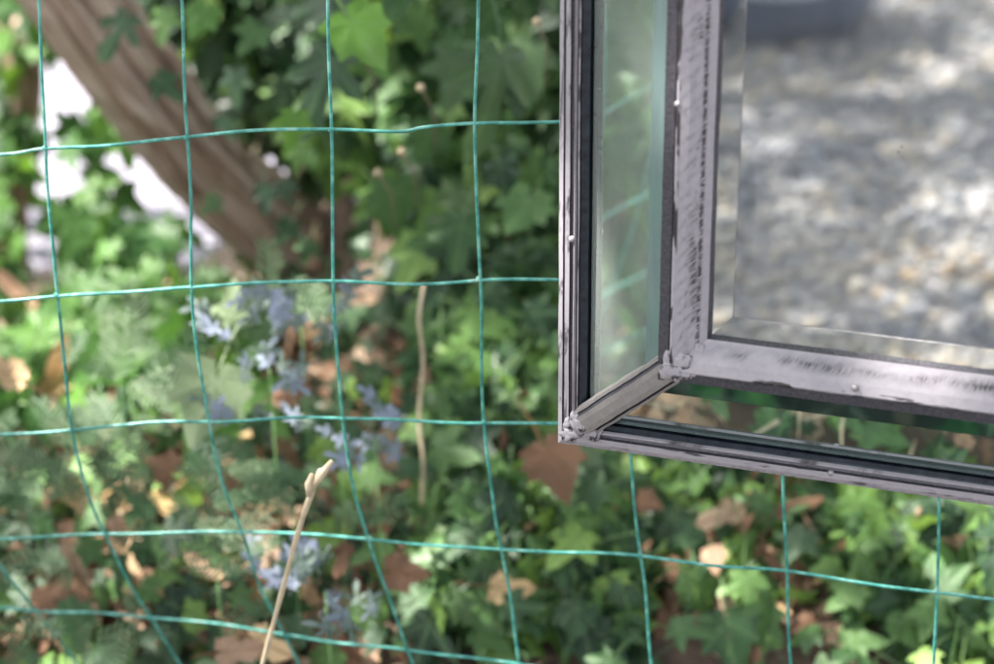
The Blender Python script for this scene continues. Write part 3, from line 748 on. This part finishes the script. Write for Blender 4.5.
# shrub row along the fence left of the view, reflected in the left mirror border
root = empty('shrub', (-1.5, .45, 0), 'green shrub behind the fence, seen only as a reflection in the left mirror border', 'shrub')
rnd = random.Random(12); pl = Pile()
for k in range(3200):
    x = rnd.uniform(-2.9, -.95); y = rnd.uniform(.22, .8); z = rnd.random() ** .8 * (.75 + .2 * noise.noise(Vector((x * 3, y * 3, 0)))) * (1 - .4 * abs(y - .5))
    pl.add(GEO['broad'][rnd.randrange(5)], leaf_matrix(Vector((x, y, z)), Vector((rnd.gauss(.3, .6), -.6 + rnd.gauss(0, .5), .6)), tipdir(rnd), rnd.uniform(.04, .08)), rnd.random())
pl.build('foliage', M_IVYB, root)['kind'] = 'stuff'
for k in range(6):
    x = -2.7 + .32 * k; ob('stem', tube(smooth_path([Vector((x + 1.5, .05, 0)), Vector((x + 1.54, .02, .3)), Vector((x + 1.5, 0, .6))], 4), .008, 8, (M_BARK,), 'stem'), root)
# upper left: leaves hanging by the trunk
root = empty('leafy_bush', (at(30, 60, 1.5).x, 1.5, 0), 'olive and green leafy bush at the far left edge behind the trunk', 'bush')
rnd = random.Random(31)
for px, py in scatter(120, (-120, -80, 110, 300, lambda x, y: (y < 60 and x < 60) or x < 26 or (130 < y < 215 and x < 120 and tr_.random() < .22)), rnd, 10):
    place_leaf(root, rnd.choice(['broad', 'ivy', 'oval']), at(px, py, rnd.uniform(1.25, 1.6)), ivy_nrm(rnd), tipdir(rnd), rnd.uniform(.04, .075), M_IVYB, rnd=rnd)
pl = Pile()
for k in range(240):
    px, py = rnd.uniform(-160, 60), rnd.uniform(-80, 330)
    if px > 20 and py > 40: continue
    pl.add(GEO['ivy'][rnd.randrange(5)], leaf_matrix(at(px, py, rnd.uniform(1.5, 1.85)), ivy_nrm(rnd), tipdir(rnd), rnd.uniform(.05, .08)), rnd.random())
pl.build('inner_foliage', M_IVYB, root)['kind'] = 'stuff'

# ------------------------------------------------------------------ lower left weeds
def weed(name, label, px, py, Y, n, size, kind, m, spread=1.0, upright=.5):
    rnd = random.Random(int(px * 7 + py)); c = at(px, py, Y); root = empty(name, (c.x, c.y, max(0, ground_z(c.x, c.y))), label, 'weed')
    for k in range(int(n * ((.6 if kind == 'fern' else .34)))):
        a = rnd.uniform(0, 6.283); d = Vector((math.cos(a), math.sin(a) * .8 - .2, upright + rnd.uniform(-.3, .5)))
        o = c + Vector((rnd.gauss(0, .022), rnd.gauss(0, .02), rnd.gauss(0, .018))) * spread
        if kind == 'weed':      # sprig of small pointed leaves
            for q in range(5):
                place_leaf(root, 'ivy_sharp', o + d * size * (.25 * q + rnd.uniform(-.1, .1)) + Vector((rnd.gauss(0, .006), rnd.gauss(0, .006), 0)), Vector((rnd.gauss(0, .6), -1, .8)), d + Vector((rnd.gauss(0, .7), 0, rnd.gauss(0, .5))), rnd.uniform(.012, .021), m, rnd=rnd)
            continue
        place_leaf(root, kind, o, Vector((rnd.gauss(0, .4), -1 + rnd.gauss(0, .3), .8)), d, size * rnd.uniform(.6, 1.2), m, rnd=rnd)
    ob('stem', tube([Vector((0, 0, 0)), (c - root.location) * .5 + Vector((.004, 0, 0)), c - root.location + Vector((0, 0, .001))], .0008, 6, (M_GRASS,), 'stem'), root)
weeds = [('silvery_weed', 'silvery blue cut-leaved weed right of the broad pale leaf, below the trunk', 268, 345, .38, 16, .034, 'weed', M_LILAC, 1.4, .6),
         ('silvery_weed', 'silvery blue cut-leaved weed at the wire crossing left of the yellow stem', 335, 345, .37, 16, .034, 'weed', M_LILAC, 1.4, .5),
         ('silvery_weed', 'small pale blue weed beside the top of the dry stalk', 375, 440, .35, 12, .03, 'weed', M_LILAC, .9, .3),
         ('silvery_weed', 'lilac blue rosette weed at the bottom, right of the dry stalk', 325, 592, .24, 20, .038, 'weed', M_LILAC, 1.0, .2),
         ('feathery_weed', 'dark feathery green weed just under the end of the trunk', 300, 305, .46, 16, .045, 'fern', M_FERN, 1.2, .8),
         ('feathery_weed', 'feathery grey green weed near the left edge between the two left wires', 130, 385, .48, 26, .055, 'fern', M_FERN, 1.7, .6),
         ('feathery_weed', 'low feathery green weed at the left edge below the middle wire', 30, 480, .40, 22, .05, 'fern', M_FERN, 1.6, .4),
         ('feathery_weed', 'feathery green weed left of the dry stalk and above the bottom wires', 215, 560, .28, 20, .045, 'fern', M_FERN, 1.4, .3),
         ('feathery_weed', 'feathery weed among brown leaves below the middle wire, left of centre', 290, 470, .36, 20, .045, 'fern', M_FERN, 1.6, .3),
         ('feathery_weed', 'dark low feathery weed at the bottom left corner', 60, 620, .24, 22, .045, 'fern', M_FERN, 1.6, .2),
         ('feathery_weed', 'low feathery weed above the lowest wires, left of the lilac rosette', 150, 480, .38, 26, .05, 'fern', M_FERN, 1.9, .4)]
for q in weeds: weed(*q)
rnd = random.Random(77)
root = empty('ground_ivy', (at(200, 560, .4).x, .4, .02), 'sparse dull green ivy over the leaf litter at the lower left', 'ivy')
for px, py in scatter(240, (-60, 370, 470, 700, lambda x, y: x > 300 or y > 400), rnd, 13):
    place_leaf(root, rnd.choice(['ivy', 'broad', 'ivy']), at(px, py, ivy_depth(px, py) + rnd.uniform(-.04, .05)), ivy_nrm(rnd, .9), tipdir(rnd), rnd.uniform(.026, .055), M_IVYD if rnd.random() < .45 else M_IVY, rnd=rnd)
place_leaf(root, 'broad', at(215, 380, .36), Vector((.1, -1, .5)), Vector((-.3, 0, -1)), .085, M_PALE, rnd=rnd)
place_leaf(root, 'ivy', at(232, 318, .40), Vector((-.1, -1, .4)), Vector((-.1, 0, 1)), .05, M_PALE, rnd=rnd)
pl = Pile()
for k in range(1500):
    px, py = rnd.uniform(-120, 480), rnd.uniform(320, 720)
    p = at(px, py, ivy_depth(px, py) + .05 + rnd.random() * .2); z0 = ground_z(p.x, p.y)
    if p.z < z0 + .003 : p.z = z0 + .006
    pl.add((GEO['ivy'] + GEO['broad'][:3] + FGEO[:1])[rnd.randrange(9)], leaf_matrix(p, ivy_nrm(rnd, .9, .7), tipdir(rnd), rnd.uniform(.022, .042)), rnd.random())
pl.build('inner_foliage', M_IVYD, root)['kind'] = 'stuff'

# ------------------------------------------------------------------ leaf litter
rnd = random.Random(55); pl = Pile()
for k in range(4600):
    px, py = rnd.uniform(-120, 1120), rnd.uniform(300, 720)
    if px > 330 and py < 390: continue
    p = at(px, py, ivy_depth(px, py) + rnd.uniform(.01 if px < 450 else .05, .18)); z0 = ground_z(p.x, p.y)
    if p.z < z0: p.z = z0 + .004
    kd = rnd.choice(['oval', 'broad', 'curl', 'curl'])
    pl.add(GEO[kd][rnd.randrange(5)], leaf_matrix(p, Vector((rnd.gauss(0, .7), -.6 + rnd.gauss(0, .4), 1)), Vector((rnd.gauss(0, 1), rnd.gauss(0, 1), rnd.gauss(0, .4))), .011 + .04 * rnd.random() ** 2), rnd.random())
tag(pl.build('leaf_litter', M_DRY), 'brown and buff fallen leaf litter under the ivy', 'leaf litter', kind='stuff')
big = [(548, 452, .45, .07, 'large tan fallen leaf just below the lower left corner of the mirror'), (18, 378, .50, .06, 'large orange brown dead leaf at the left edge above the middle wire'),
       (42, 600, .28, .045, 'brown curled leaf at the lower left beside the slanting wire'), (170, 472, .40, .04, 'brown dead leaf among feathery weeds at left'),
       (68, 488, .40, .035, 'small buff dead leaf just left of the bent wire'), (115, 522, .36, .03, 'small curled tan leaf touching the bent wire above the fourth wire'),
       (345, 548, .30, .035, 'yellowish tan dead leaf right of the dry stalk at the fourth wire'), (393, 572, .33, .045, 'reddish brown folded leaf between the lower wires, left of centre'),
       (498, 588, .36, .045, 'oval brown dead leaf beside the wire below the mirror corner'), (256, 640, .25, .05, 'cream coloured dead leaf at the foot of the dry stalk'),
       (225, 652, .24, .045, 'pale buff dead leaf at the bottom edge left of the dry stalk'), (642, 500, .45, .03, 'small cream dead leaf touching the wire below the frame'),
       (712, 552, .40, .03, 'yellow dead leaf on ivy below the bottom of the frame'), (840, 470, .5, .05, 'tan dead leaf hidden under the frame'),
       (735, 510, .45, .05, 'folded light brown leaf under the frame, left of a vertical wire'), (958, 588, .40, .035, 'orange dead leaf behind the wire crossing at the right'),
       (280, 395, .42, .035, 'pinkish dead leaf among silvery weeds below the trunk'), (600, 372, .55, .04, 'orange dead leaf'), ]
for px, py, Y, s, lab in big:
    if 'hidden' in lab or lab == 'orange dead leaf': continue
    o = place_leaf(None, rnd.choice(['broad', 'oval', 'curl']), at(px, py, Y), Vector((rnd.gauss(0, .3), -1, .7)), Vector((rnd.gauss(0, 1), 0, rnd.gauss(0, 1))), s, M_DRY, 'fallen_leaf', rnd)
    tag(o, lab, 'dead leaf', 'fallen leaves lying among the plants')
rl = random.Random(61)
for px, py in scatter(36, (640, 500, 900, 690, lambda x, y: y > 545 or rl.random() < .3), rl, 13):
    o = place_leaf(None, rl.choice(['oval', 'curl', 'curl']), at(px, py, ivy_depth(px, py) + rl.uniform(-.03, .03)), Vector((rl.gauss(0, .5), -.8, 1)), Vector((rl.gauss(0, 1), rl.gauss(0, 1), 0)), rl.uniform(.016, .036), M_DRY, 'fallen_leaf', rl)
    tag(o, 'one of the small dry brown leaves in the bare patch below the frame', 'dead leaf', 'small dry leaves in the bare patch')

# ------------------------------------------------------------------ stalks and seed heads
st = empty('dry_stalk', at(262, 668, .06), 'straw coloured dry stalk with split tip leaning in front of the lower wires', 'stalk')
P = [at(256, 690, .07), at(265, 655, .065), at(281, 595, .06), at(298, 533, .055), at(312, 492, .05), at(322, 470, .05)]
ob('stem', tube([p - st.location for p in smooth_path(P, 6)], lambda t: .0016 + .0005 * math.sin(t * 19) ** 2 + .0010 * t ** 3, 10, (M_STRAW,), 'stem'), st)
for pts in ([(312, 490), (322, 474), (332, 461)], [(309, 496), (309, 484), (312, 474)], [(312, 486), (318, 480), (320, 470)]):
    ob('seed_husk', tube([at(x, y, .048) - st.location for x, y in [pts[0], pts[1], pts[2]]], lambda t: .0012 + .0020 * math.sin(min(1, t * .8 + .12) * math.pi), 10, (M_STRAW,), 'seed_husk'), st)
s2 = empty('ivy_runner', at(422, 498, .40), 'upright bare yellowish stem right of the silvery weeds, below the second wire', 'stem')
P = [at(424, 284, .44), at(419, 320, .42), at(423, 360, .42), at(419, 420, .41), at(423, 460, .40), at(422, 505, .43)]
ob('stem', tube([p - s2.location for p in smooth_path(P, 6)], lambda t: .0017, 8, (M_STRAW,), 'stem'), s2)
g1 = empty('grass_blade', at(955, 664, .2), 'single thin upright grass blade at the bottom right', 'grass')
ob('blade', tube([at(x, y, .2) - g1.location for x, y in ((948, 690), (952, 655), (958, 625), (960, 612))], lambda t: .0022 * (1.02 - t), 5, (M_GRASS,), 'blade'), g1)
for i, (px, py, Y, lab) in enumerate(((259 + 100, 52, .50, 'small cream seed ball on ivy near the top, right of the third wire'), (421, 88, .5, 'small tan seed ball between two wires above the first wire'), (537, 22, .5, 'small yellow seed ball at the top beside the frame'), (402, 152, .5, 'reddish tan bud just under the first wire'), (378, 173, .46, 'bright pale bud on a green leaf below the first wire'))):
    bm = bmesh.new(); bmesh.ops.create_icosphere(bm, subdivisions=2, radius=.0042)
    for v in bm.verts: v.co *= 1 + .15 * noise.noise(v.co * 300)
    me = bpy.data.meshes.new('seed_ball'); bm.to_mesh(me); bm.free(); me.materials.append(M_BERRY); c = at(px, py, Y)
    e = empty('seed_ball', c, lab, 'seed ball', 'round seed balls on the ivy'); ob('ball', me, e)
    ob('stalk', tube([Vector((0, 0, 0)), Vector((.01, .03, -.03)), Vector((.01, .08, -.08))], .001, 6, (M_STEM,), 'stalk'), e)

# ------------------------------------------------------------------ grass and leaves on the gravel by the fence foot (seen in the lower border)
rnd = random.Random(8); V = []; T = []
for k in range(520):
    x, y = rnd.uniform(-1.2, 1.0), rnd.uniform(-.16, .14); h = rnd.uniform(.03, .11); a = rnd.uniform(0, 6.28); w_ = rnd.uniform(.0012, .0025)
    dx, dy = math.cos(a) * h * .5, math.sin(a) * h * .5; px_, py_ = -math.sin(a) * w_, math.cos(a) * w_; i = len(V)
    V += [(x - px_, y - py_, 0), (x + px_, y + py_, 0), (x + dx * .35 + px_, y + dy * .35 + py_, h * .6), (x + dx * .35 - px_, y + dy * .35 - py_, h * .6), (x + dx, y + dy, h)]
    T += [(i, i + 1, i + 2), (i, i + 2, i + 3), (i + 3, i + 2, i + 4)]
tag(ob('grass', mesh('grass', V, np.array(T), mats=(M_STRAW,))), 'dry yellow grass at the foot of the fence, reflected in the lower mirror border', 'grass', kind='stuff')
pl = Pile()
for k in range(700):
    x, y = rnd.uniform(-1.6, 1.0), rnd.uniform(-.5, .3)
    if y < -.2 and rnd.random() < .8: continue
    pl.add(GEO[rnd.choice(['oval', 'broad'])][rnd.randrange(5)], leaf_matrix(Vector((x, y, .022 + rnd.random() * .02)), Vector((rnd.gauss(0, .5), rnd.gauss(0, .5), 1)), Vector((rnd.gauss(0, 1), rnd.gauss(0, 1), 0)), rnd.uniform(.018, .042)), rnd.random())
pl2 = Pile()
for k in range(1500):
    x, y = rnd.uniform(-1.6, 1.0), rnd.uniform(-.2, .3)
    if noise.noise(Vector((x * 5, y * 5, 2))) < -.22: continue
    pl2.add(GEO['ivy'][rnd.randrange(5)], leaf_matrix(Vector((x, y, .012 + rnd.random() * .04)), Vector((rnd.gauss(0, .5), rnd.gauss(0, .5), 1)), Vector((rnd.gauss(0, 1), rnd.gauss(0, 1), 0)), rnd.uniform(.03, .06)), rnd.random())
tag(pl2.build('fence_foot_ivy', M_IVY), 'green ivy trailing at the foot of the fence', 'ivy', kind='stuff')
tag(pl.build('fence_foot_leaves', M_DRY), 'dead leaves drifted along the foot of the fence', 'leaf litter', kind='stuff')

# dark blue grey bag on the gravel, seen at the upper left of the mirror glass
def reflect_point(px, py, z):
    Mi = MM.inverted(); o_ = mirror_point(px, py, zc); pw = MM @ o_; n = (MM.to_3x3() @ Vector((0, 0, 1))).normalized()
    d = ray(px, py).normalized(); rd = d - 2 * d.dot(n) * n; t = (z - pw.z) / rd.z; return pw + rd * t
bp = reflect_point(770, 0, .05)
m_bag = simple('blue_grey_cloth', (.035, .05, .085), .8, nscale=30, c2=(.07, .085, .13), bstr=.5, bdist=.004)
m_bag2 = simple('pale_grey_cloth', (.28, .29, .33), .8, nscale=30, c2=(.34, .35, .40))
bag = empty('cloth_bag', (bp.x, bp.y, 0), 'dark blue grey bag with a pale panel, reflected at the upper left of the mirror', 'bag')
bm = bmesh.new(); bmesh.ops.create_icosphere(bm, subdivisions=4, radius=1)
for v in bm.verts:
    c = v.co.copy(); k = 1 + .10 * noise.noise(c * 2) + .04 * noise.noise(c * 6)
    x, y, z = c.x * .17, c.y * .13, c.z * .13
    if z < -.09: z = -.09 + (z + .09) * .4
    v.co = Vector((x * k, y * k, z * k + .095))
me = bpy.data.meshes.new('body'); bm.to_mesh(me); bm.free(); me.materials.append(m_bag); me.polygons.foreach_set('use_smooth', [True] * len(me.polygons))
bb = ob('body', me, bag)
V = []; Fs = []
for i in range(13):
    for j in range(5):
        a = -1.0 + 2.0 * i / 12; zz = .10 + .09 * j / 4; q = math.sqrt(max(0, 1 - ((zz - .095) / .15) ** 2))
        V.append((math.sin(a * .8) * .12 * q + .3 * (zz - .14), -math.cos(a * .8) * .150 * q, zz))
for i in range(12):
    for j in range(4): a = i * 5 + j; Fs.append((a, a + 5, a + 6, a + 1))
ob('panel', mesh('panel', V, Fs, True, mats=(m_bag2,)), bag)
P = [Vector((math.cos(a) * .13, 0, .22 + math.sin(a) * .10)) for a in np.linspace(0, math.pi, 10)]
ob('handle', tube(P, .009, 8, (m_bag,), 'handle'), bag)
bag.rotation_euler.z = R(150)
